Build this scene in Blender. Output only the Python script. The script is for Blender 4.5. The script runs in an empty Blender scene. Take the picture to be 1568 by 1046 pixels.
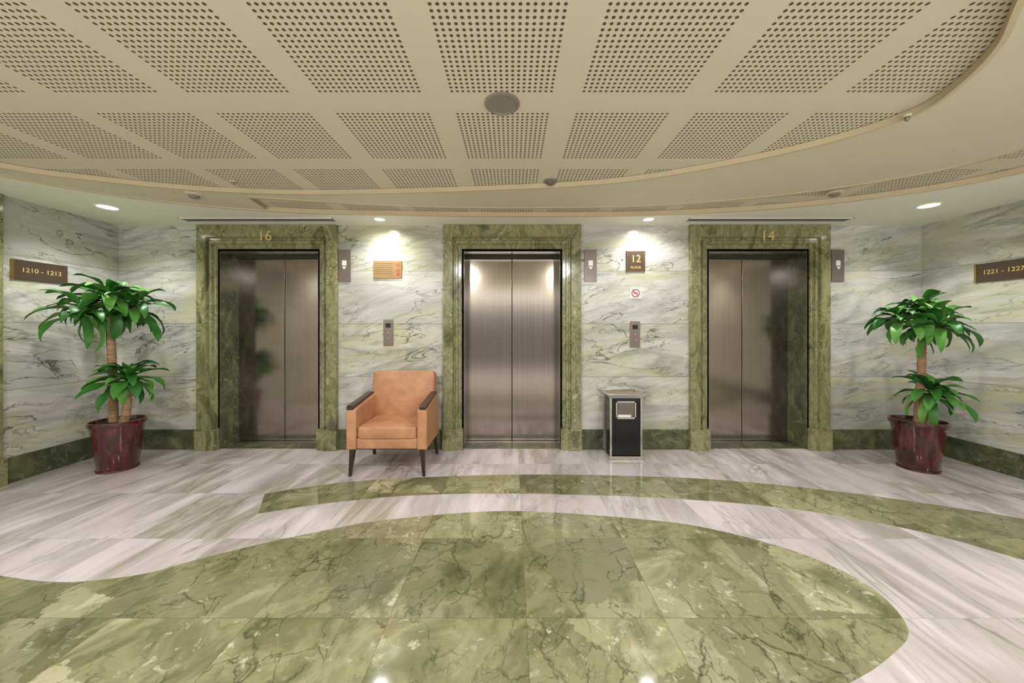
import bpy, bmesh, math, random
from mathutils import Vector, Matrix
random.seed(7)
F=535.0; H=1.29; D=3.73; ZC=2.39
XL=-4.196; XR=4.37
scene=bpy.context.scene
col=scene.collection
def lin(c):
    return tuple([((v/255)/12.92 if v/255<=0.04045 else ((v/255+0.055)/1.055)**2.4) for v in c])+(1,)
# ---------- node helpers ----------
class N:
    def __init__(s,name):
        s.m=bpy.data.materials.new(name); s.m.use_nodes=True
        s.t=s.m.node_tree; s.b=s.t.nodes['Principled BSDF']
    def n(s,t,**k):
        x=s.t.nodes.new(t)
        for a,b in k.items(): setattr(x,a,b)
        return x
    def l(s,a,b): s.t.links.new(a,b)
    def val(s,sock,v):
        if isinstance(v,(int,float,tuple)): sock.default_value=v
        else: s.l(v,sock)
    def math(s,op,a,b=0.0,c=None):
        x=s.n('ShaderNodeMath',operation=op)
        s.val(x.inputs[0],a); s.val(x.inputs[1],b)
        if c is not None: s.val(x.inputs[2],c)
        return x.outputs[0]
    def vm(s,op,a,b=None):
        x=s.n('ShaderNodeVectorMath',operation=op)
        s.val(x.inputs[0],a)
        if b is not None: s.val(x.inputs[1],b)
        return x.outputs[0]
    def mix(s,f,a,b,bt='MIX'):
        x=s.n('ShaderNodeMix',data_type='RGBA',blend_type=bt)
        s.val(x.inputs[0],f); s.val(x.inputs[6],a); s.val(x.inputs[7],b)
        return x.outputs[2]
    def ramp(s,f,pts):
        x=s.n('ShaderNodeValToRGB'); r=x.color_ramp
        while len(r.elements)<len(pts): r.elements.new(0.5)
        for e,(p,c) in zip(r.elements,pts):
            e.position=p; e.color=c
        s.l(f,x.inputs[0]); return x.outputs[0]
    def noise(s,v,scale,detail=6,rough=0.55,dist=0.0):
        x=s.n('ShaderNodeTexNoise'); s.l(v,x.inputs['Vector'])
        x.inputs['Scale'].default_value=scale; x.inputs['Detail'].default_value=detail
        x.inputs['Roughness'].default_value=rough; x.inputs['Distortion'].default_value=dist
        return x.outputs[0]
def simple(name,c,rough=0.5,metal=0.0,coat=0.0,emis=0,noise_amt=0.06,ns=8):
    k=N(name)
    p=k.n('ShaderNodeNewGeometry').outputs['Position']
    f=k.noise(p,ns,4)
    L=lin(c)
    a=tuple(min(1,v*(1+noise_amt)) for v in L[:3])+(1,); b=tuple(v*(1-noise_amt) for v in L[:3])+(1,)
    k.l(k.ramp(f,[(0.3,b),(0.7,a)]),k.b.inputs['Base Color'])
    k.b.inputs['Roughness'].default_value=rough; k.b.inputs['Metallic'].default_value=metal
    k.b.inputs['Coat Weight'].default_value=coat
    if emis:
        k.b.inputs['Emission Color'].default_value=L; k.b.inputs['Emission Strength'].default_value=emis
    return k.m
BW=(0,0,0,1); WH=(1,1,1,1)
def marble(name,cols,scale=1.2,rot=(0,0,0),stretch=(1,1,1),dist=0.8,vein=(60,70,45),vscale=1.6,vamt=0.5,vw=0.02,vdist=1.2,
           tile=(1000,1000,1000),off=(-500,-500,-500),joint=0.003,jcol=(90,90,75),jamt=0.6,var=0.12,rough=0.15,patch=None,
           streak=None,crack=None,speck=None,big=None):
    k=N(name)
    P=k.n('ShaderNodeNewGeometry').outputs['Position']
    q=k.vm('DIVIDE',k.vm('SUBTRACT',P,off),tile)
    fl=k.vm('FLOOR',q)
    wn=k.n('ShaderNodeTexWhiteNoise'); k.l(k.vm('ADD',fl,(0.37,0.37,0.37)),wn.inputs[0])
    wv=wn.outputs['Value']; wc=wn.outputs['Color']
    P2=k.vm('ADD',P,k.vm('MULTIPLY',wc,(13.0,17.0,11.0)))
    m1=k.n('ShaderNodeMapping'); m1.inputs['Rotation'].default_value=rot; k.l(P2,m1.inputs[0])
    m2=k.n('ShaderNodeMapping'); m2.inputs['Scale'].default_value=stretch; k.l(m1.outputs[0],m2.inputs[0])
    V=m2.outputs[0]
    a=k.noise(V,scale,9,0.62,dist)
    c=k.ramp(a,[(p,lin(cc)) for p,cc in cols])
    if patch:
        vo=k.n('ShaderNodeTexVoronoi'); vo.inputs['Scale'].default_value=patch[2]
        wob=k.n('ShaderNodeTexNoise'); wob.inputs['Scale'].default_value=5.0; wob.inputs['Detail'].default_value=7; wob.inputs['Roughness'].default_value=0.7; k.l(P2,wob.inputs['Vector'])
        k.l(k.vm('ADD',P2,k.vm('MULTIPLY',wob.outputs['Color'],(0.22,0.22,0.22))),vo.inputs['Vector'])
        sr=k.n('ShaderNodeSeparateColor'); k.l(vo.outputs['Color'],sr.inputs[0])
        pm=k.ramp(k.math('ADD',sr.outputs[0],k.math('MULTIPLY',k.math('SUBTRACT',a,0.5),2.2)),[(0.62,BW),(1.0,WH)])
        c=k.mix(k.math('MULTIPLY',pm,patch[1]),c,lin(patch[0]))
        pd=k.ramp(k.math('ADD',sr.outputs[1],k.math('MULTIPLY',k.math('SUBTRACT',a,0.5),1.6)),[(0.66,BW),(0.95,WH)])
        c=k.mix(k.math('MULTIPLY',pd,0.6),c,lin(cols[0][1]))
    if big:
        bn_=k.noise(P2,big[1],3,0.5,0.8)
        c=k.mix(k.math('MULTIPLY',k.ramp(bn_,[(0.42,BW),(0.66,WH)]),big[2]),c,lin(big[0]))
    if streak:
        for sc,(scol,amt) in zip((0.55,0.9),streak):
            sn=k.noise(V,scale*sc+0.13,5,0.6,dist*1.2)
            sm=k.ramp(k.math('ABSOLUTE',k.math('SUBTRACT',sn,0.5)),[(0.0,WH),(0.06,BW)])
            mk=k.ramp(k.noise(P2,1.3*sc,2),[(0.36,BW),(0.58,WH)])
            c=k.mix(k.math('MULTIPLY',k.math('MULTIPLY',sm,amt),mk),c,lin(scol))
    for vs,w,am,ds in ((vscale,vw,vamt,vdist),(vscale*2.7,vw*1.6,vamt*0.6,vdist*0.5)):
        vn=k.noise(V,vs,5,0.55,ds)
        d=k.math('ABSOLUTE',k.math('SUBTRACT',vn,0.5))
        vmk=k.ramp(d,[(0.0,WH),(w,BW)])
        mk=k.ramp(k.noise(P2,vs*0.9,2),[(0.44,BW),(0.60,WH)])
        c=k.mix(k.math('MULTIPLY',k.math('MULTIPLY',vmk,mk),am),c,lin(vein))
    if crack:
        for sc in (crack[1],crack[1]*2.3):
            vo=k.n('ShaderNodeTexVoronoi',feature='DISTANCE_TO_EDGE'); vo.inputs['Scale'].default_value=sc
            wb=k.n('ShaderNodeTexNoise'); wb.inputs['Scale'].default_value=sc*1.3; wb.inputs['Detail'].default_value=5; k.l(P2,wb.inputs['Vector'])
            k.l(k.vm('ADD',k.vm('MULTIPLY',P2,(1.0,0.6,1.0)),k.vm('MULTIPLY',wb.outputs['Color'],(0.8/sc,0.8/sc,0.8/sc))),vo.inputs['Vector'])
            cm=k.ramp(vo.outputs['Distance'],[(0.0,WH),(0.022,BW)])
            mk=k.ramp(k.noise(P2,sc*0.7,3),[(0.45,BW),(0.6,WH)])
            c=k.mix(k.math('MULTIPLY',k.math('MULTIPLY',cm,mk),crack[2]),c,lin(crack[0]))
    if speck:
        sn=k.noise(P2,speck[1],4,0.7,0.5)
        mk=k.ramp(k.noise(P2,2.2,3),[(0.48,BW),(0.62,WH)])
        sm=k.ramp(sn,[(0.58,BW),(0.66,WH)])
        c=k.mix(k.math('MULTIPLY',k.math('MULTIPLY',sm,mk),speck[2]),c,lin(speck[0]))
    br=k.math('ADD',k.math('MULTIPLY',wv,2*var),1-var)
    cb=k.n('ShaderNodeCombineXYZ')
    for i in range(3): k.l(br,cb.inputs[i])
    c=k.mix(1.0,c,cb.outputs[0],'MULTIPLY')
    fr=k.vm('FRACTION',q)
    d1=k.vm('MULTIPLY',k.vm('MINIMUM',fr,k.vm('SUBTRACT',(1.0,1.0,1.0),fr)),tile)
    sp=k.n('ShaderNodeSeparateXYZ'); k.l(d1,sp.inputs[0])
    mn=k.math('MINIMUM',k.math('MINIMUM',sp.outputs[0],sp.outputs[1]),sp.outputs[2])
    jm=k.math('MULTIPLY',k.math('LESS_THAN',mn,joint),jamt)
    c=k.mix(jm,c,lin(jcol))
    k.l(c,k.b.inputs['Base Color'])
    k.l(k.math('ADD',k.math('MULTIPLY',a,0.06),rough-0.03),k.b.inputs['Roughness'])
    return k.m

M={}
M['wall']=marble('wall_marble',[(0.28,(142,144,137)),(0.40,(178,179,171)),(0.50,(210,208,203)),(0.58,(186,188,174)),(0.72,(228,225,222))],
    scale=1.2,rot=(0.14,0.20,0.1),stretch=(0.55,0.55,2.4),dist=0.6,vein=(72,78,58),vscale=1.5,vamt=0.95,vw=0.010,vdist=1.1,
    tile=(2.6,1000,0.565),off=(0,-500,0.209),joint=0.0028,jcol=(104,106,95),var=0.05,rough=0.18,
    streak=(((184,184,140),0.7),((134,138,126),0.65)),big=((166,167,160),0.8,0.5))
M['floorw']=marble('floor_white_marble',[(0.28,(170,162,160)),(0.40,(200,193,195)),(0.52,(224,216,223)),(0.61,(200,193,193)),(0.75,(238,232,238))],
    scale=0.8,rot=(0,0,0.10),stretch=(1.9,0.40,1),dist=0.6,vein=(120,120,94),vscale=0.9,vamt=0.6,vw=0.012,vdist=0.8,
    tile=(0.61,0.59,1000),off=(0.064,1.554,-500),joint=0.0014,jcol=(146,142,134),jamt=0.45,var=0.06,rough=0.11,
    streak=(((150,145,122),0.8),((162,155,152),0.65)),big=((190,180,180),0.9,0.4))
M['floorg']=marble('floor_green_marble',[(0.26,(84,86,60)),(0.42,(120,121,88)),(0.52,(148,147,112)),(0.60,(126,126,94)),(0.74,(184,181,148))],
    scale=2.6,rot=(0,0,0.5),stretch=(1.2,0.8,1),dist=0.6,vein=(64,66,42),vscale=2.2,vamt=0.7,vw=0.008,vdist=0.6,
    tile=(0.61,0.59,1000),off=(0.064,1.554,-500),joint=0.0016,jcol=(92,92,64),var=0.19,rough=0.08,
    patch=((192,189,160),0.55,2.2),crack=((62,64,42),2.8,0.8),speck=((214,211,194),16,0.6))
M['green']=marble('frame_green_marble',[(0.28,(74,77,52)),(0.40,(112,113,78)),(0.50,(148,147,108)),(0.60,(116,117,82)),(0.74,(188,185,150))],
    scale=3.0,rot=(0,0,0.3),stretch=(1.5,1.2,0.75),dist=1.1,vein=(50,54,36),vscale=3,vamt=0.8,vw=0.016,
    tile=(1000,1000,1.13),off=(-500,-500,0.209),joint=0.0015,var=0.08,rough=0.13,
    crack=((54,58,38),4,0.6),speck=((212,208,182),26,0.6))
M['base']=marble('baseboard_dark_marble',[(0.3,(52,58,40)),(0.5,(80,86,58)),(0.7,(114,118,82))],
    scale=4,dist=1.2,vein=(150,155,120),vscale=3,vamt=0.4,vw=0.015,tile=(0.9,0.9,1000),off=(0.3,0.3,-500),var=0.1,rough=0.15,speck=((170,170,140),30,0.5))
CR=(206,198,174)
M['cream']=simple('ceiling_cream',CR,0.7,noise_amt=0.015)
M['white']=simple('soffit_white',(232,230,214),0.7,noise_amt=0.015)
M['lip']=simple('ceiling_lip',(194,180,148),0.6,noise_amt=0.02)
M['brass']=simple('brass',(190,158,96),0.3,1.0)
M['gold']=simple('gold_letter',(226,200,128),0.4,0.2)
M['plaque']=simple('brass_plaque_face',(168,136,90),0.4,0.3)
M['chrome']=simple('polished_steel',(205,203,200),0.18,1.0)
M['greymetal']=simple('sign_grey_metal',(130,120,112),0.4,0.5)
M['darksign']=simple('sign_brown',(82,66,54),0.35,0.2)
M['whitep']=simple('sign_white',(235,235,230),0.5)
M['red']=simple('sign_red',(190,64,64),0.5)
M['black']=simple('gloss_black',(8,8,9),0.22,0,0.0)
M['blackm']=simple('matt_black',(22,21,20),0.6)
M['wood']=simple('dark_wood',(44,28,20),0.3,0,0.3,noise_amt=0.3,ns=20)
M['grille']=simple('grille_grey',(130,126,112),0.5)
M['dark']=simple('dark_slot',(60,57,48),0.7)
M['soil']=simple('soil',(60,42,28),0.9,noise_amt=0.5,ns=60)
M['glow']=simple('lamp_glow',(255,252,244),0.5,emis=14)
M['redglow']=simple('red_led',(230,40,30),0.5,emis=1.0)
def leather():
    k=N('tan_leather'); p=k.n('ShaderNodeNewGeometry').outputs['Position']
    c=k.ramp(k.noise(p,7,5),[(0.3,lin((174,122,88))),(0.7,lin((202,150,112)))])
    k.l(c,k.b.inputs['Base Color']); k.b.inputs['Roughness'].default_value=0.33
    b=k.n('ShaderNodeBump'); b.inputs['Strength'].default_value=0.3; b.inputs['Distance'].default_value=0.012
    k.l(k.math('ADD',k.noise(p,120,3),k.math('MULTIPLY',k.noise(p,9,3),3.0)),b.inputs['Height']); k.l(b.outputs[0],k.b.inputs['Normal']); return k.m
M['leather']=leather()
def steel():
    k=N('brushed_steel_door'); p=k.n('ShaderNodeNewGeometry').outputs['Position']
    m=k.n('ShaderNodeMapping'); m.inputs['Scale'].default_value=(160,160,0.8); k.l(p,m.inputs[0])
    f=k.noise(m.outputs[0],1,3)
    k.l(k.ramp(f,[(0.3,lin((160,150,139))),(0.7,lin((172,162,151)))]),k.b.inputs['Base Color'])
    k.b.inputs['Metallic'].default_value=1.0
    k.l(k.math('ADD',k.math('MULTIPLY',f,0.04),0.13),k.b.inputs['Roughness'])
    return k.m
M['steel']=steel()
def potm():
    k=N('maroon_glaze'); p=k.n('ShaderNodeNewGeometry').outputs['Position']
    m=k.n('ShaderNodeMapping'); m.inputs['Scale'].default_value=(6,6,1.5); k.l(p,m.inputs[0])
    c=k.ramp(k.noise(m.outputs[0],4,5),[(0.35,lin((44,12,12))),(0.6,lin((84,28,26))),(0.8,lin((112,52,44)))])
    k.l(c,k.b.inputs['Base Color']); k.b.inputs['Roughness'].default_value=0.12; k.b.inputs['Coat Weight'].default_value=0.6
    return k.m
M['pot']=potm()
def trunkm():
    k=N('bark'); p=k.n('ShaderNodeNewGeometry').outputs['Position']
    m=k.n('ShaderNodeMapping'); m.inputs['Scale'].default_value=(1,1,4); k.l(p,m.inputs[0])
    f=k.noise(m.outputs[0],14,5)
    k.l(k.ramp(f,[(0.3,lin((128,98,72))),(0.7,lin((182,148,114)))]),k.b.inputs['Base Color']); k.b.inputs['Roughness'].default_value=0.8
    b=k.n('ShaderNodeBump'); b.inputs['Strength'].default_value=0.6; b.inputs['Distance'].default_value=0.01
    k.l(f,b.inputs['Height']); k.l(b.outputs[0],k.b.inputs['Normal']); return k.m
M['bark']=trunkm()
def leafm():
    k=N('leaf_green'); g=k.n('ShaderNodeNewGeometry')
    c=k.ramp(g.outputs['Random Per Island'],[(0.0,lin((36,88,32))),(0.5,lin((60,124,48))),(1.0,lin((108,164,74)))])
    k.l(c,k.b.inputs['Base Color']); k.b.inputs['Roughness'].default_value=0.42
    k.b.inputs['Specular IOR Level'].default_value=0.35
    return k.m
M['leaf']=leafm()
def perf():
    k=N('perforated_ceiling'); p=k.n('ShaderNodeNewGeometry').outputs['Position']
    sp=k.n('ShaderNodeSeparateXYZ'); k.l(p,sp.inputs[0])
    def ax(o,o0,per,w,n):
        fx=k.math('FRACT',k.math('DIVIDE',k.math('SUBTRACT',o,o0),per))
        loc=k.math('MULTIPLY',fx,per)
        inside=k.math('LESS_THAN',loc,w)
        h=k.math('SUBTRACT',k.math('FRACT',k.math('DIVIDE',loc,w/n)),0.5)
        return inside,h
    ix,hx=ax(sp.outputs[0],-0.3025,0.635,0.505,19)
    iy,hy=ax(sp.outputs[1],1.842,0.655,0.505,19)
    r=k.math('SQRT',k.math('ADD',k.math('MULTIPLY',hx,hx),k.math('MULTIPLY',hy,hy)))
    hole=k.math('MULTIPLY',k.math('LESS_THAN',r,0.265),k.math('MULTIPLY',ix,iy))
    k.l(k.mix(hole,lin(CR),lin((80,74,56))),k.b.inputs['Base Color'])
    k.b.inputs['Roughness'].default_value=0.75
    return k.m
M['perf']=perf()

# ---------- mesh helpers ----------
def obj(name,me,mat=None,parent=None,loc=(0,0,0)):
    o=bpy.data.objects.new(name,me); col.objects.link(o); o.location=loc
    if mat: me.materials.append(M[mat] if isinstance(mat,str) else mat)
    if parent: o.parent=parent
    return o
def empty(name,loc):
    o=bpy.data.objects.new(name,None); o.empty_display_size=0.1; col.objects.link(o); o.location=loc; return o
def bm_box(bm,a,b):
    vs=[bm.verts.new((x,y,z)) for x in (a[0],b[0]) for y in (a[1],b[1]) for z in (a[2],b[2])]
    for f in ((0,1,3,2),(4,6,7,5),(0,4,5,1),(2,3,7,6),(0,2,6,4),(1,5,7,3)):
        bm.faces.new([vs[i] for i in f])
def finish(bm,name,mat,parent=None,loc=(0,0,0),bevel=0,seg=3,smooth=False):
    bmesh.ops.recalc_face_normals(bm,faces=bm.faces)
    me=bpy.data.meshes.new(name); bm.to_mesh(me); bm.free()
    if smooth:
        for p in me.polygons: p.use_smooth=True
    o=obj(name,me,mat,parent,loc)
    if bevel:
        m=o.modifiers.new('bevel','BEVEL'); m.width=bevel; m.segments=seg; m.limit_method='ANGLE'
        for p in me.polygons: p.use_smooth=True
        m.harden_normals=False
        w=o.modifiers.new('wn','WEIGHTED_NORMAL'); w.keep_sharp=True
    return o
def box(name,a,b,mat,parent=None,bevel=0,seg=3):
    bm=bmesh.new(); bm_box(bm,a,b); return finish(bm,name,mat,parent,bevel=bevel,seg=seg)
def boxes(name,lst,mat,parent=None,bevel=0):
    bm=bmesh.new()
    for a,b in lst: bm_box(bm,a,b)
    return finish(bm,name,mat,parent,bevel=bevel)
def lathe(name,prof,mat,parent=None,loc=(0,0,0),seg=48,rot=None):
    bm=bmesh.new(); rings=[]
    for r,z in prof:
        if r<1e-6: rings.append([bm.verts.new((0,0,z))])
        else: rings.append([bm.verts.new((r*math.cos(2*math.pi*i/seg),r*math.sin(2*math.pi*i/seg),z)) for i in range(seg)])
    for A,B in zip(rings,rings[1:]):
        for i in range(seg):
            j=(i+1)%seg
            if len(A)==1 and len(B)==1: continue
            if len(A)==1: bm.faces.new((A[0],B[i],B[j]))
            elif len(B)==1: bm.faces.new((A[i],A[j],B[0]))
            else: bm.faces.new((A[i],A[j],B[j],B[i]))
    bmesh.ops.recalc_face_normals(bm,faces=bm.faces)
    me=bpy.data.meshes.new(name); bm.to_mesh(me); bm.free()
    for p in me.polygons: p.use_smooth=True
    me.set_sharp_from_angle(angle=math.radians(40))
    o=obj(name,me,mat,parent,loc)
    if rot: o.rotation_euler=rot
    return o
def text(name,s,size,mat,parent,loc,rot,ext=0.002):
    c=bpy.data.curves.new(name,'FONT'); c.body=s; c.size=size; c.align_x='CENTER'; c.align_y='CENTER'; c.extrude=ext
    o=bpy.data.objects.new(name,c); col.objects.link(o)
    dg=bpy.context.evaluated_depsgraph_get(); me=bpy.data.meshes.new_from_object(o.evaluated_get(dg))
    bpy.data.objects.remove(o)
    me.materials.clear()
    o=obj(name,me,mat,parent,loc); o.rotation_euler=rot; return o
def cat(pts,n=14,closed=True):
    out=[];L=len(pts)
    rng=range(L) if closed else range(L-1)
    for i in rng:
        if closed: p0,p1,p2,p3=[pts[(i+k)%L] for k in (-1,0,1,2)]
        else: p0,p1,p2,p3=[pts[min(max(i+k,0),L-1)] for k in (-1,0,1,2)]
        for j in range(n):
            t=j/n
            out.append(tuple(0.5*((2*p1[a])+(-p0[a]+p2[a])*t+(2*p0[a]-5*p1[a]+4*p2[a]-p3[a])*t*t+(-p0[a]+3*p1[a]-3*p2[a]+p3[a])*t**3) for a in (0,1)))
    if not closed: out.append(tuple(pts[-1]))
    return out
def plate(name,loops,z0,z1,mat,parent=None):
    c=bpy.data.curves.new(name,'CURVE'); c.dimensions='2D'; c.fill_mode='BOTH'; c.extrude=(z1-z0)/2
    for lp in loops:
        s=c.splines.new('POLY'); s.points.add(len(lp)-1)
        for q,p in zip(s.points,lp): q.co=(p[0],p[1],0,1)
        s.use_cyclic_u=True
    o=bpy.data.objects.new(name,c); col.objects.link(o)
    dg=bpy.context.evaluated_depsgraph_get(); me=bpy.data.meshes.new_from_object(o.evaluated_get(dg))
    bpy.data.objects.remove(o)
    for v in me.vertices: v.co.z+=(z0+z1)/2
    me.materials.clear()
    return obj(name,me,mat,parent)

# ---------- room shell ----------
YB=-3.0
OP=[(-3.12,-2.07),(-0.515,0.515),(2.10,3.15)]; ZO=2.113; DY=3.99
box('floor',(XL-0.3,YB,-0.12),(XR+0.3,4.25,0.0),'floorw')
box('ceiling',(XL-0.3,YB,2.43),(XR+0.3,4.25,2.55),'perf')
segs=[(XL-0.3,OP[0][0]),(OP[0][1],OP[1][0]),(OP[1][1],OP[2][0]),(OP[2][1],XR+0.3)]
bx=[((a,D,0),(b,4.25,2.43)) for a,b in segs]+[((a,D,ZO),(b,4.25,2.43)) for a,b in OP]+[((a,4.12,0),(b,4.25,ZO)) for a,b in OP]
boxes('wall_back',bx,'wall')
box('wall_left',(XL-0.3,YB,0),(XL,D,2.43),'wall')
box('wall_right',(XR,YB,0),(XR+0.3,D,2.43),'wall')
OUT=0.215
bb=[]
for (a,b) in [(XL,OP[0][0]-OUT),(OP[0][1]+OUT,OP[1][0]-OUT),(OP[1][1]+OUT,OP[2][0]-OUT),(OP[2][1]+OUT,XR)]:
    bb.append(((a,D-0.014,0),(b,D+0.001,0.213)))
boxes('baseboard_back',bb,'base',bevel=0.003)
boxes('baseboard_left',[((XL-0.001,2.86,0),(XL+0.014,D-0.014,0.213))],'base',bevel=0.003)
boxes('baseboard_right',[((XR-0.014,YB,0),(XR+0.001,D-0.014,0.213))],'base',bevel=0.003)
boxes('trim_1',[((XL-0.001,2.62,0.23),(XL+0.035,2.86,ZC)),((XL-0.001,2.60,0.0),(XL+0.05,2.875,0.23))],'green',bevel=0.004)
PROF=[(0,-0.26),(0,0.0),(0.018,0.0),(0.024,0.014),(0.055,0.014),(0.060,0.034),(0.082,0.034),(0.088,0.018),(0.104,0.018),(0.112,0.048),(OUT-0.006,0.048),(OUT,0.040),(OUT,-0.002)]
for i,(xa,xb) in enumerate(OP):
    bm=bmesh.new(); st=[]
    kz=(ZC-0.001-ZO)/OUT
    for d,p in PROF:
        y=D-p
        st.append([bm.verts.new(v) for v in ((xa-d+0.002*(d==0),y,0.0),(xa-d+0.002*(d==0),y,ZO+d*kz-0.002*(d==0)),(xb+d-0.002*(d==0),y,ZO+d*kz-0.002*(d==0)),(xb+d-0.002*(d==0),y,0.0))])
    for A,B in zip(st,st[1:]):
        for j in range(3): bm.faces.new((A[j],A[j+1],B[j+1],B[j]))
    for s in (-1,1):
        xe=xa if s<0 else xb
        for (d0,d1,p) in ((0.004,0.09,0.044),(0.085,OUT+0.006,0.06)):
            bm_box(bm,(min(xe+s*d0,xe+s*d1),D-p,0),(max(xe+s*d0,xe+s*d1),D,0.225))
    o=finish(bm,'trim_%d'%(i+2),'green')
    o.data.materials.append(M['base'])
    for p in o.data.polygons:
        if p.center.y>D+0.05: p.material_index=1
    e=empty('elevator_door' if i==0 else 'elevator_door.%03d'%i,((xa+xb)/2,DY,0))
    w=(xb-xa)/2
    box('panel_left',(-w,0,0.012),(-0.003,0.04,ZO-0.03),'steel',e,bevel=0.003)
    box('panel_right',(0.003,0.0,0.012),(w,0.04,ZO-0.03),'steel',e,bevel=0.003)
    boxes('header',[((-w,-0.03,ZO-0.03),(w,0.04,ZO-0.003))],'dark',e)
    boxes('sill',[((-w+0.003,-0.07+k*0.022,0.0),(w-0.003,-0.07+k*0.022+0.016,0.010)) for k in range(5)],'chrome',e)
    boxes('back_plate',[((-w+0.003,0.05,0.0),(w-0.003,0.06,ZO-0.003))],'blackm',e)
    box('threshold',(-w+0.003,-0.24,0.0),(w-0.003,-0.075,0.004),'base',e)
for i,(s,xc) in enumerate((('16',-2.60),('14',2.69))):
    text('elevator_number_sign' if i==0 else 'elevator_number_sign.001',s,0.15,'gold',None,(xc,D-0.053,2.262),(math.pi/2,0,0),0.004)
# ---------- floor inlays ----------
oval=cat([(0,2.466),(0.954,2.345),(1.33,2.22),(1.60,2.05),(1.745,1.88),(1.785,1.70),(1.70,1.50),(1.5,1.38),(1.19,1.26),(0.7,1.14),(0,1.08),(-1.2,0.95),(-2.6,0.75),(-3.9,0.6),
          (-4.1,1.2),(-3.95,1.95),(-3.2,1.93),(-2.66,1.82),(-2.27,1.775),(-1.946,1.83),(-1.76,1.944),(-1.50,2.09),(-1.17,2.24),(-0.807,2.36)],10)
plate('floor_inlay_oval',[oval],0.0,0.0012,'floorg')
up=cat([(-1.925,2.72),(-1.533,2.89),(-0.9,3.01),(0,3.08),(0.9,3.06),(1.757,2.974),(2.64,2.738),(3.46,2.363),(4.0,1.9),(4.30,1.4)],10,False)
lo=cat([(3.6,0.9),(3.25,1.5),(2.85,1.944),(2.57,2.233),(1.95,2.509),(1.075,2.664),(0,2.727),(-0.75,2.70),(-1.37,2.575),(-1.767,2.43)],10,False)
plate('floor_inlay_band',[up+lo],0.0,0.0012,'floorg')
# ---------- ceiling layers ----------
A=cat([(1.66,1.12),(1.90,1.36),(2.04,1.60),(2.08,1.80),(1.93,2.03),(1.60,2.28),(1.04,2.56),(0.59,2.69),(0,2.77),(-0.98,2.85),(-1.79,2.87),(-2.52,2.79),(-3.1,2.61),(-3.5,2.40),
       (-3.8,1.9),(-3.85,1.0),(-3.5,0),(-2,-0.8),(-0.6,-0.7),(0.5,-0.05),(1.2,0.6)],10)
Bl=[(-3.95,1.9),(-3.67,2.5),(-3.3,2.87),(-2.8,3.12),(-2.3,3.26),(-1.71,3.35),(0,3.42),(1.4,3.38),(2.47,3.18),(3.25,2.83),(3.6,2.44),(3.9,1.6),(3.9,0.5),(3.2,-0.8),(0,-1.5),(-3,-1.2),(-3.9,-0.3),(-4.0,1)]
B=cat(Bl,10)
c1=cat([(-1.5,-1.52),(-3.02,-1.25),(-3.95,-0.3),(-4.05,1),(-4.0,1.9),(-3.72,2.53),(-3.34,2.92),(-2.82,3.17),(-2.3,3.31)],10,False)
c2=cat([(-2.22,2.93),(-1.08,3.13),(0,3.20),(1.27,3.13),(2.25,2.88),(2.91,2.50),(3.15,2.12),(3.35,1.3),(3.2,0.3),(2.5,-0.8),(0,-1.42)],10,False)
plate('ceiling_soffit',[[(XL,YB),(XR,YB),(XR,D),(XL,D)],B],2.388,2.43,'white')
plate('ceiling_ring',[c1+c2,A],2.393,2.43,'cream')
def lip(name,loop,w,z0,z1,mat,closed=True):
    bm=bmesh.new(); n=len(loop); prev=None; first=None
    for i in range(n):
        a=Vector(loop[(i-1)%n] if closed else loop[max(i-1,0)]); b=Vector(loop[(i+1)%n] if closed else loop[min(i+1,n-1)])
        t=(b-a).normalized(); nn=Vector((-t.y,t.x))*w/2; p=Vector(loop[i])
        r=[bm.verts.new((p.x+s*nn.x,p.y+s*nn.y,z)) for s,z in ((-1,z0),(1,z0),(1,z1),(-1,z1))]
        if prev:
            for j in range(4): bm.faces.new((prev[j],prev[(j+1)%4],r[(j+1)%4],r[j]))
        else: first=r
        prev=r
    if closed:
        for j in range(4): bm.faces.new((prev[j],prev[(j+1)%4],first[(j+1)%4],first[j]))
    return finish(bm,name,mat)
lip('trim_5',A,0.02,2.390,2.427,'lip')
lip('trim_6',c2,0.03,2.387,2.427,'lip',False)
lip('trim_7',B,0.02,2.384,2.427,'lip')
# ---------- ceiling fixtures ----------
def spot(parent,e,ang=120,rad=0.05,colr=(1,0.98,0.94),z=-0.02,blend=0.8):
    l=bpy.data.lights.new('lamp','SPOT'); l.energy=e; l.spot_size=math.radians(ang); l.spot_blend=blend; l.shadow_soft_size=rad; l.color=colr
    o=bpy.data.objects.new('lamp',l); col.objects.link(o); o.parent=parent; o.location=(0,0,z)
cnt=0
def downlight(x,y,r,e,ang=130,z=2.388,blend=0.8):
    global cnt
    p=empty('recessed_or_fill_downlight' if cnt==0 else 'recessed_or_fill_downlight.%03d'%cnt,(x,y,z)); cnt+=1
    lathe('ring',[(r*0.78,0.004),(r*0.80,-0.004),(r,-0.006),(r*1.02,0.0)],'whitep',p,seg=40)
    lathe('bulb',[(0,-0.001),(r*0.8,-0.001)],'glow',p,seg=32)
    spot(p,e,ang,blend=blend,z=-0.02 if blend>0.5 else -0.06)
downlight(-3.66,3.16,0.085,56)
downlight(3.72,3.12,0.085,56)
downlight(-1.33,3.51,0.06,34,165)
downlight(1.37,3.51,0.06,34,165)
for x,y,e in ((-2.95,-1.6,90),(2.9,-1.7,90),(4.1,0.6,50),(-4.08,0.5,45)):  # unseen downlights added behind and beside the camera as general fill
    downlight(x,y,0.085,e,150)
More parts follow.
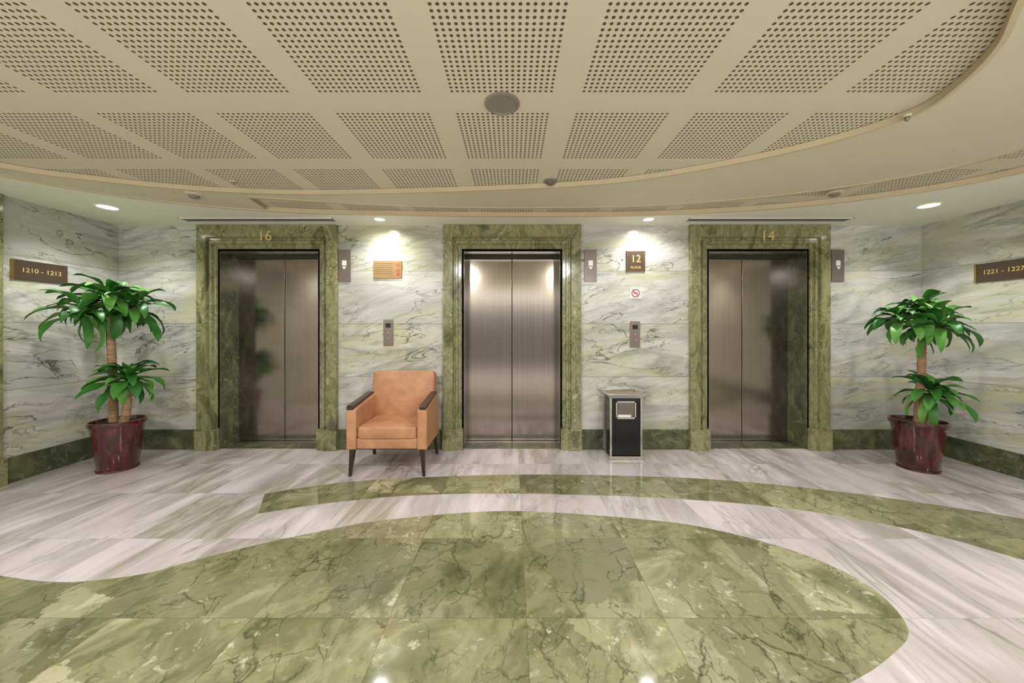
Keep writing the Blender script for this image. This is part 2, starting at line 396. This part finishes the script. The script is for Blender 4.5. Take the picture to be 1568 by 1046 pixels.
for x,y,e in ((-0.9,1.0,85),(0.95,1.0,85),(-2.3,0.3,60),(1.6,0.1,60)):  # unseen overhead downlights added for fill and plant shadows on the walls
    downlight(x,y,0.06,e,174,2.43 if x<1.5 else 2.393,0.25)
downlight(0,-2.3,0.085,90,150)  # another added fill downlight, unseen at the rear
sp=empty('ceiling_speaker',(-0.05,1.14*F/345,2.43))
lathe('rim',[(0.088,0.0),(0.088,-0.008),(0.076,-0.010),(0.074,-0.004)],'grille',sp)
lathe('grille',[(0,-0.007),(0.075,-0.006)],'grille',sp)
for nm,u,v,r,zz in (('smoke_detector',843,277,0.045,2.43),('ceiling_sensor',297,298,0.05,2.393),('ceiling_sensor.001',1278,295,0.05,2.393),('fire_sprinkler',1389,176,0.014,2.393),('fire_sprinkler.001',357,277,0.014,2.43)):
    y=(zz-H)*F/(503-v); x=(u-784)*y/F
    e=empty(nm,(x,y,zz))
    lathe('rose',[(r*1.2,0),(r*1.2,-0.006),(r*0.8,-0.01),(0,-0.01)],'cream' if 'smoke' not in nm else 'grille',e)
    lathe('body',[(r*0.75,-0.008),(r*0.75,-0.022),(r*0.5,-0.03),(0,-0.03)],'grille' if 'sensor' in nm else 'greymetal',e)
for i,(a,b) in enumerate(((-3.32,-1.78),(1.76,3.40))):
    e=empty('linear_air_diffuser' if i==0 else 'linear_air_diffuser.001',((a+b)/2,3.53,2.388)); w=(b-a)/2
    boxes('frame',[((-w,-0.06,-0.006),(w,-0.05,0.0)),((-w,0.05,-0.006),(w,0.06,0)),((-w,-0.06,-0.006),(-w+0.01,0.06,0)),((w-0.01,-0.06,-0.006),(w,0.06,0))],'whitep',e)
    boxes('slots',[((-w+0.01,-0.05,-0.002),(w-0.01,0.05,-0.0005))],'dark',e)
    boxes('blades',[((-w+0.01,-0.03+k*0.028,-0.006),(w-0.01,-0.022+k*0.028,-0.002)) for k in range(3)],'grille',e)
# ---------- signs ----------
def W(u,v): return ((u-784)*D/F, H+(503-v)*D/F)
R0=(math.pi/2,0,0)
def wallplate(name,u,v,wp,hp,mat,th=0.012):
    x,z=W(u,v); e=empty(name,(x,D,z)); w=wp*D/F/2; h=hp*D/F/2
    box('plate',(-w,-th,-h),(w,-0.0005,h),mat,e,bevel=0.003,seg=2)
    return e,w,h
for i,u in enumerate((528,904,1282)):
    e,w,h=wallplate('elevator_hall_lantern'+('' if i==0 else '.%03d'%i),u,407,19,49,'greymetal')
    box('lens',(-0.024,-0.015,0.0),(0.024,-0.0115,0.055),'whitep',e,bevel=0.002,seg=1)
    bm=bmesh.new(); vs=[bm.verts.new(p) for p in ((-0.024,-0.016,-0.01),(0.024,-0.016,-0.01),(0,-0.016,-0.045))]; bm.faces.new(vs)
    finish(bm,'arrow','whitep',e)
e,w,h=wallplate('brass_plaque',594,413,43,27,'plaque')
boxes('engraving',[((-w+0.02,-0.0135,h-0.03-k*0.022),(w*0.35,-0.0118,h-0.027-k*0.022)) for k in range(6)],'greymetal',e)
for k in range(2):
    lathe('pictogram_%d'%(k+1),[(0.010,0.002),(0.016,0.002),(0.016,0),(0.010,0),(0.010,0.002)],'red',e,(w*0.75,-0.012,h*(0.5-0.6*k)),seg=20,rot=R0)
box('pictogram_3',(w*0.66,-0.0135,-h*0.7),(w*0.86,-0.0118,-h*0.4),'red',e)
e,w,h=wallplate('floor_number_sign',973,400,29,31,'darksign')
text('number','12',0.11,'gold',e,(0,-0.0135,0.02),R0,0.001)
text('caption','FLOOR',0.035,'gold',e,(0,-0.0135,-0.07),R0,0.001)
boxes('border',[((-w+0.006,-0.0135,h-0.01),(w-0.006,-0.0118,h-0.006)),((-w+0.006,-0.0135,-h+0.006),(w-0.006,-0.0118,-h+0.01)),((-w+0.006,-0.0135,-h+0.006),(-w+0.01,-0.0118,h-0.006)),((w-0.01,-0.0135,-h+0.006),(w-0.006,-0.0118,h-0.006))],'brass',e)
e,w,h=wallplate('no_smoking_sign',973,449,17,17,'whitep',0.006)
lathe('ring',[(0.034,0),(0.045,0),(0.045,0.002),(0.034,0.002),(0.034,0)],'red',e,(0,-0.0062,0),rot=R0)
b=box('slash',(-0.036,-0.001,-0.005),(0.036,0.001,0.005),'red',e); b.location=(0,-0.0085,0); b.rotation_euler=(0,math.radians(45),0)
box('cigarette',(-0.024,-0.0075,-0.004),(0.024,-0.0062,0.004),'blackm',e)
for i,u in enumerate((595,972)):
    e,w,h=wallplate('elevator_call_panel'+('' if i==0 else '.001'),u,509.5 if i==0 else 512,15,40,'greymetal')
    box('display',(-0.028,-0.0145,0.055),(0.028,-0.0118,0.10),'blackm',e)
    for kz in (0.0,-0.06):
        lathe('button',[(0,0.006),(0.012,0.006),(0.015,0.0)],'chrome',e,(0,-0.012,kz),seg=24,rot=R0)
    lathe('led',[(0,0.007),(0.004,0.007),(0.004,0)],'redglow',e,(0,-0.013,0.0),seg=16,rot=R0)
e=empty('room_number_sign',(XL,3.12,1.79))
box('plate',(0.001,-0.185,-0.085),(0.014,0.17,0.085),'darksign',e,bevel=0.002)
box('edge',(0.001,-0.197,-0.086),(0.016,-0.185,0.086),'brass',e)
text('number','1210 - 1213',0.055,'gold',e,(0.0155,-0.01,0),(math.pi/2,0,math.pi/2),0.001)
e=empty('room_number_sign.001',(XR,3.08,1.805))
box('plate',(-0.014,-0.20,-0.085),(-0.001,0.195,0.085),'darksign',e,bevel=0.002)
box('edge',(-0.018,0.195,-0.087),(-0.001,0.212,0.087),'brass',e)
text('number','1221 - 1227',0.055,'gold',e,(-0.0155,0.02,0),(math.pi/2,0,-math.pi/2),0.001)

# ---------- armchair ----------
ch=empty('armchair',(-1.09,3.33,0))
def prism(name,poly,x0,x1,mat,parent,bevel=0.02,seg=4):
    bm=bmesh.new()
    a=[bm.verts.new((x0,y,z)) for y,z in poly]; b=[bm.verts.new((x1,y,z)) for y,z in poly]
    bm.faces.new(a); bm.faces.new(b[::-1])
    n=len(poly)
    for i in range(n): bm.faces.new((a[i],a[(i+1)%n],b[(i+1)%n],b[i]))
    return finish(bm,name,mat,parent,bevel=bevel,seg=seg)
ar=[(-0.30,0.235),(-0.30,0.575),(-0.285,0.59),(0.16,0.645),(0.20,0.235)]
prism('arm_left',ar,-0.35,-0.265,'leather',ch,0.022)
prism('arm_right',ar,0.265,0.35,'leather',ch,0.022)
capp=[(-0.308,0.585),(-0.308,0.612),(-0.29,0.62),(0.14,0.667),(0.155,0.645)]
prism('armrest_left',capp,-0.345,-0.285,'wood',ch,0.006)
prism('armrest_right',capp,0.285,0.345,'wood',ch,0.006)
box('seat_rail',(-0.268,-0.29,0.235),(0.268,0.22,0.335),'leather',ch,bevel=0.02)
def cushion(name,size,mat,parent,loc,rot=(0,0,0),puff=0.02,axis=2):
    bm=bmesh.new(); bmesh.ops.create_cube(bm,size=1)
    bmesh.ops.subdivide_edges(bm,edges=bm.edges,cuts=9,use_grid_fill=True)
    for v in bm.verts:
        c=[v.co[i]*2 for i in range(3)]
        o=[i for i in range(3) if i!=axis]
        g=(1-abs(c[o[0]])**3)*(1-abs(c[o[1]])**3)
        r=[c[i]*size[i]/2 for i in range(3)]
        r[axis]+=math.copysign(min(1,abs(c[axis]))*g*puff,c[axis])
        for i in o:
            r[i]*=1-0.03*(abs(c[axis])**2)
        rr=0.035
        px=max(0,abs(r[o[0]])-(size[o[0]]/2-rr)); py=max(0,abs(r[o[1]])-(size[o[1]]/2-rr))
        h=math.hypot(px,py)
        if h>rr:
            r[o[0]]-=math.copysign(px*(1-rr/h),r[o[0]]); r[o[1]]-=math.copysign(py*(1-rr/h),r[o[1]])
        v.co=Vector(r)
    o=finish(bm,name,mat,parent,loc,smooth=True); o.rotation_euler=rot
    bv=o.modifiers.new('s','SUBSURF'); bv.levels=1; bv.render_levels=2
    return o
cushion('seat_cushion',(0.532,0.52,0.10),'leather',ch,(0,-0.045,0.378),puff=0.022)
cushion('backrest',(0.63,0.115,0.50),'leather',ch,(0,0.215,0.615),rot=(math.radians(-7),0,0),puff=0.028,axis=1)
box('back_support',(-0.30,0.19,0.235),(0.30,0.255,0.45),'leather',ch,bevel=0.02)
for sx in (-1,1):
    for nm,y0,y1,t in (('front',-0.265,-0.28,0.022),('rear',0.19,0.26,0.022)):
        bm=bmesh.new()
        top=[bm.verts.new((sx*0.305+a*t,y0+b*t,0.245)) for a,b in ((-1,-1),(1,-1),(1,1),(-1,1))]
        bot=[bm.verts.new((sx*0.322+a*t*0.55,y1+b*t*0.55,0)) for a,b in ((-1,-1),(1,-1),(1,1),(-1,1))]
        bm.faces.new(top); bm.faces.new(bot)
        for i in range(4): bm.faces.new((top[i],top[(i+1)%4],bot[(i+1)%4],bot[i]))
        finish(bm,'leg_%s_%s'%(nm,'left' if sx<0 else 'right'),'wood',ch,bevel=0.003)
# ---------- ash bin ----------
bn=empty('litter_bin_with_ashtray',(1.125,3.57,0))
box('body',(-0.145,-0.115,0.03),(0.145,0.115,0.60),'black',bn,bevel=0.006)
boxes('posts',[((sx*0.15-0.010,sy*0.12-0.010,0.0),(sx*0.15+0.010,sy*0.12+0.010,0.61)) for sx in (-1,1) for sy in (-1,1)],'chrome',bn,bevel=0.004)
box('base',(-0.165,-0.135,0.0),(0.165,0.135,0.03),'chrome',bn,bevel=0.004)
bm=bmesh.new()
rg=[]
for (hw,hd,z) in ((0.16,0.13,0.60),(0.19,0.15,0.635),(0.19,0.15,0.645),(0.165,0.125,0.645),(0.15,0.11,0.615)):
    rg.append([bm.verts.new((a*hw,b*hd,z)) for a,b in ((-1,-1),(1,-1),(1,1),(-1,1))])
for P,Q in zip(rg,rg[1:]):
    for i in range(4): bm.faces.new((P[i],P[(i+1)%4],Q[(i+1)%4],Q[i]))
bm.faces.new(rg[0]); bm.faces.new(rg[-1])
finish(bm,'ash_tray','chrome',bn,bevel=0.003,seg=2)
M['sand']=simple('ash_sand',(150,135,112),0.9,noise_amt=0.3,ns=80)
box('sand',(-0.15,-0.11,0.614),(0.15,0.11,0.630),'sand',bn)
boxes('opening_frame',[((-0.10,-0.125,0.395),(0.10,-0.112,0.415)),((-0.10,-0.125,0.555),(0.10,-0.112,0.572)),((-0.10,-0.125,0.395),(-0.084,-0.112,0.572)),((0.084,-0.125,0.395),(0.10,-0.112,0.572))],'chrome',bn,bevel=0.002)
o=box('flap',(-0.078,-0.003,-0.07),(0.078,0.003,0.07),'greymetal',bn); o.location=(0,-0.119,0.487); o.rotation_euler=(math.radians(4),0,0)
box('liner_edge',(-0.078,-0.126,0.415),(0.05,-0.118,0.438),'whitep',bn)

# ---------- plants ----------
def leafgeo(bm,base,az,el,L,wd,droop,rng):
    n=10; p=Vector(base); th=el; pts=[]
    side=Vector((-math.sin(az),math.cos(az),0))
    tw=rng.uniform(-0.7,0.7)
    for i in range(n+1):
        t=i/n
        d=Vector((math.cos(az)*math.cos(th),math.sin(az)*math.cos(th),math.sin(th)))
        up=side.cross(d).normalized()*-1
        w=wd*(0.14+0.86*math.sin(math.pi*min(1.0,t)**0.9)**0.9)
        if i==n: w=0.0008
        s=(side*math.cos(tw*t)+up*math.sin(tw*t))
        ed=0.20*w
        wave=0.12*w*math.sin(t*11+az)
        pts.append((bm.verts.new(p+s*w/2+up*(ed+wave)),bm.verts.new(p.copy()),bm.verts.new(p-s*w/2+up*(ed-wave))))
        p=p+d*(L/n); th-=droop/n*(0.4+1.2*t)
    for a,b in zip(pts,pts[1:]):
        bm.faces.new((a[0],a[1],b[1],b[0])); bm.faces.new((a[1],a[2],b[2],b[1]))
def trunk(name,pts,parent):
    bm=bmesh.new(); prev=None; seg=14; fine=[]
    for (a,b) in zip(pts,pts[1:]):
        for k in range(12):
            t=k/12; fine.append([a[i]+(b[i]-a[i])*t for i in range(4)])
    fine.append(list(pts[-1]))
    for i,(x,y,z,r) in enumerate(fine):
        rr=r*(1+0.04*math.sin(i*2.3))
        ring=[bm.verts.new((x+rr*math.cos(2*math.pi*j/seg),y+rr*math.sin(2*math.pi*j/seg),z)) for j in range(seg)]
        if prev:
            for j in range(seg): bm.faces.new((prev[j],prev[(j+1)%seg],ring[(j+1)%seg],ring[j]))
        prev=ring
    bm.faces.new(prev)
    return finish(bm,name,'bark',parent,smooth=True)
def plant(name,loc,crowns,seed,potr=0.185,poth=0.45):
    rng=random.Random(seed)
    e=empty(name,loc)
    r=potr
    lathe('pot',[(0,0),(r*0.70,0),(r*0.73,0.01),(r*0.86,poth*0.5),(r*0.95,poth*0.86),(r*0.96,poth*0.9),(r*1.03,poth*0.91),(r*1.05,poth*0.95),(r*1.03,poth),(r*0.95,poth),(r*0.92,poth*0.93),(0,poth*0.93)],'pot',e)
    lathe('soil',[(0,poth*0.955),(r*0.6,poth*0.95),(r*0.93,poth*0.935)],'soil',e)
    lathe('saucer_rim',[(r*0.72,0.0),(r*0.76,0.004),(r*0.75,0.02)],'pot',e)
    for ci,(bx_,by_,tx,ty,tz,tr,spread,n,L,wd) in enumerate(crowns):
        trunk('trunk_%d'%(ci+1),[(bx_,by_,poth*0.9,tr*1.1),((bx_+tx)/2+0.01,(by_+ty)/2,(poth*0.9+tz)/2,tr),(tx,ty,tz,tr*0.95)],e)
        bm=bmesh.new()
        hubs=[(0,0,0.08)] if spread==0 else [(spread*math.cos(a),spread*math.sin(a),zz) for a,zz in ((0.4,0.0),(2.5,0.03),(4.6,-0.03))]+[(0,0,0.10)]
        for hx,hy,hz in hubs:
            if spread:
                st=[]
                for q in range(5):
                    t=q/4; c=Vector((tx+hx*t,ty+hy*t,tz-0.05+(hz+0.05)*t))
                    st.append([bm.verts.new(c+Vector((0.013*math.cos(k*math.pi/3),0.013*math.sin(k*math.pi/3),0))) for k in range(6)])
                for a,b in zip(st,st[1:]):
                    for k in range(6): bm.faces.new((a[k],a[(k+1)%6],b[(k+1)%6],b[k]))
            oa=rng.uniform(0,6.28)
            for i in range(n):
                t=i/(n-1)
                az=oa+i*2.39996+rng.uniform(-0.4,0.4)
                el=math.radians(-30+90*t+rng.uniform(-18,18))
                leafgeo(bm,(tx+hx+0.012*math.cos(az),ty+hy+0.012*math.sin(az),tz+hz-0.03+0.09*t),az,el,L*(1.05-0.35*t)*rng.uniform(0.7,1.12),wd*rng.uniform(0.8,1.2),rng.uniform(1.0,2.2),rng)
        me=finish(bm,'leaves_%d'%(ci+1),'leaf',e,smooth=True)
        lx0=XL+0.02-loc[0]; lx1=XR-0.02-loc[0]; ly=D-0.02-loc[1]
        for v in me.data.vertices:
            v.co.x=min(max(v.co.x,lx0),lx1); v.co.y=min(v.co.y,ly)
    return e
plant('potted_dracaena',(-3.63,3.22,0),[(-0.04,0.0,-0.05,-0.03,1.47,0.030,0.17,24,0.36,0.082),(0.07,-0.02,0.15,-0.05,0.74,0.031,0.0,38,0.32,0.078)],3)
plant('potted_dracaena.001',(3.74,3.22,0),[(0.0,0.0,0.02,-0.02,1.34,0.029,0.14,22,0.31,0.074),(0.03,-0.04,0.05,-0.06,0.62,0.040,0.0,34,0.31,0.074)],11)

# ---------- world / camera ----------
w=bpy.data.worlds.new('World'); scene.world=w; w.use_nodes=True
nt=w.node_tree; bg=nt.nodes['Background']
tc=nt.nodes.new('ShaderNodeTexCoord'); sx=nt.nodes.new('ShaderNodeSeparateXYZ'); nt.links.new(tc.outputs['Generated'],sx.inputs[0])
mr=nt.nodes.new('ShaderNodeMapRange'); mr.inputs[1].default_value=-1; mr.inputs[2].default_value=1; nt.links.new(sx.outputs[2],mr.inputs[0])
cr=nt.nodes.new('ShaderNodeValToRGB'); nt.links.new(mr.outputs[0],cr.inputs[0])
pts=[(0.0,1.0),(0.40,1.0),(0.425,0.06),(0.535,0.06),(0.54,0.6),(0.55,0.6),(0.56,0.15),(1.0,0.25)]  # invented brightness bands through the open rear: ceiling fill, bright stripes in door reflections
while len(cr.color_ramp.elements)<len(pts): cr.color_ramp.elements.new(0.5)
for e_,(p,v) in zip(cr.color_ramp.elements,pts): e_.position=p; e_.color=(v,v*0.98,v*0.93,1)
nt.links.new(cr.outputs[0],bg.inputs[0]); bg.inputs[1].default_value=5.5
cam=bpy.data.cameras.new('Camera'); cam.sensor_width=36; cam.lens=36*F/1568; cam.shift_y=-20/1568; cam.clip_start=0.05
co=bpy.data.objects.new('Camera',cam); col.objects.link(co); co.location=(0,0,H); co.rotation_euler=(math.pi/2,0,0)
scene.camera=co
scene.view_settings.view_transform='Standard'
scene.view_settings.exposure=0.0
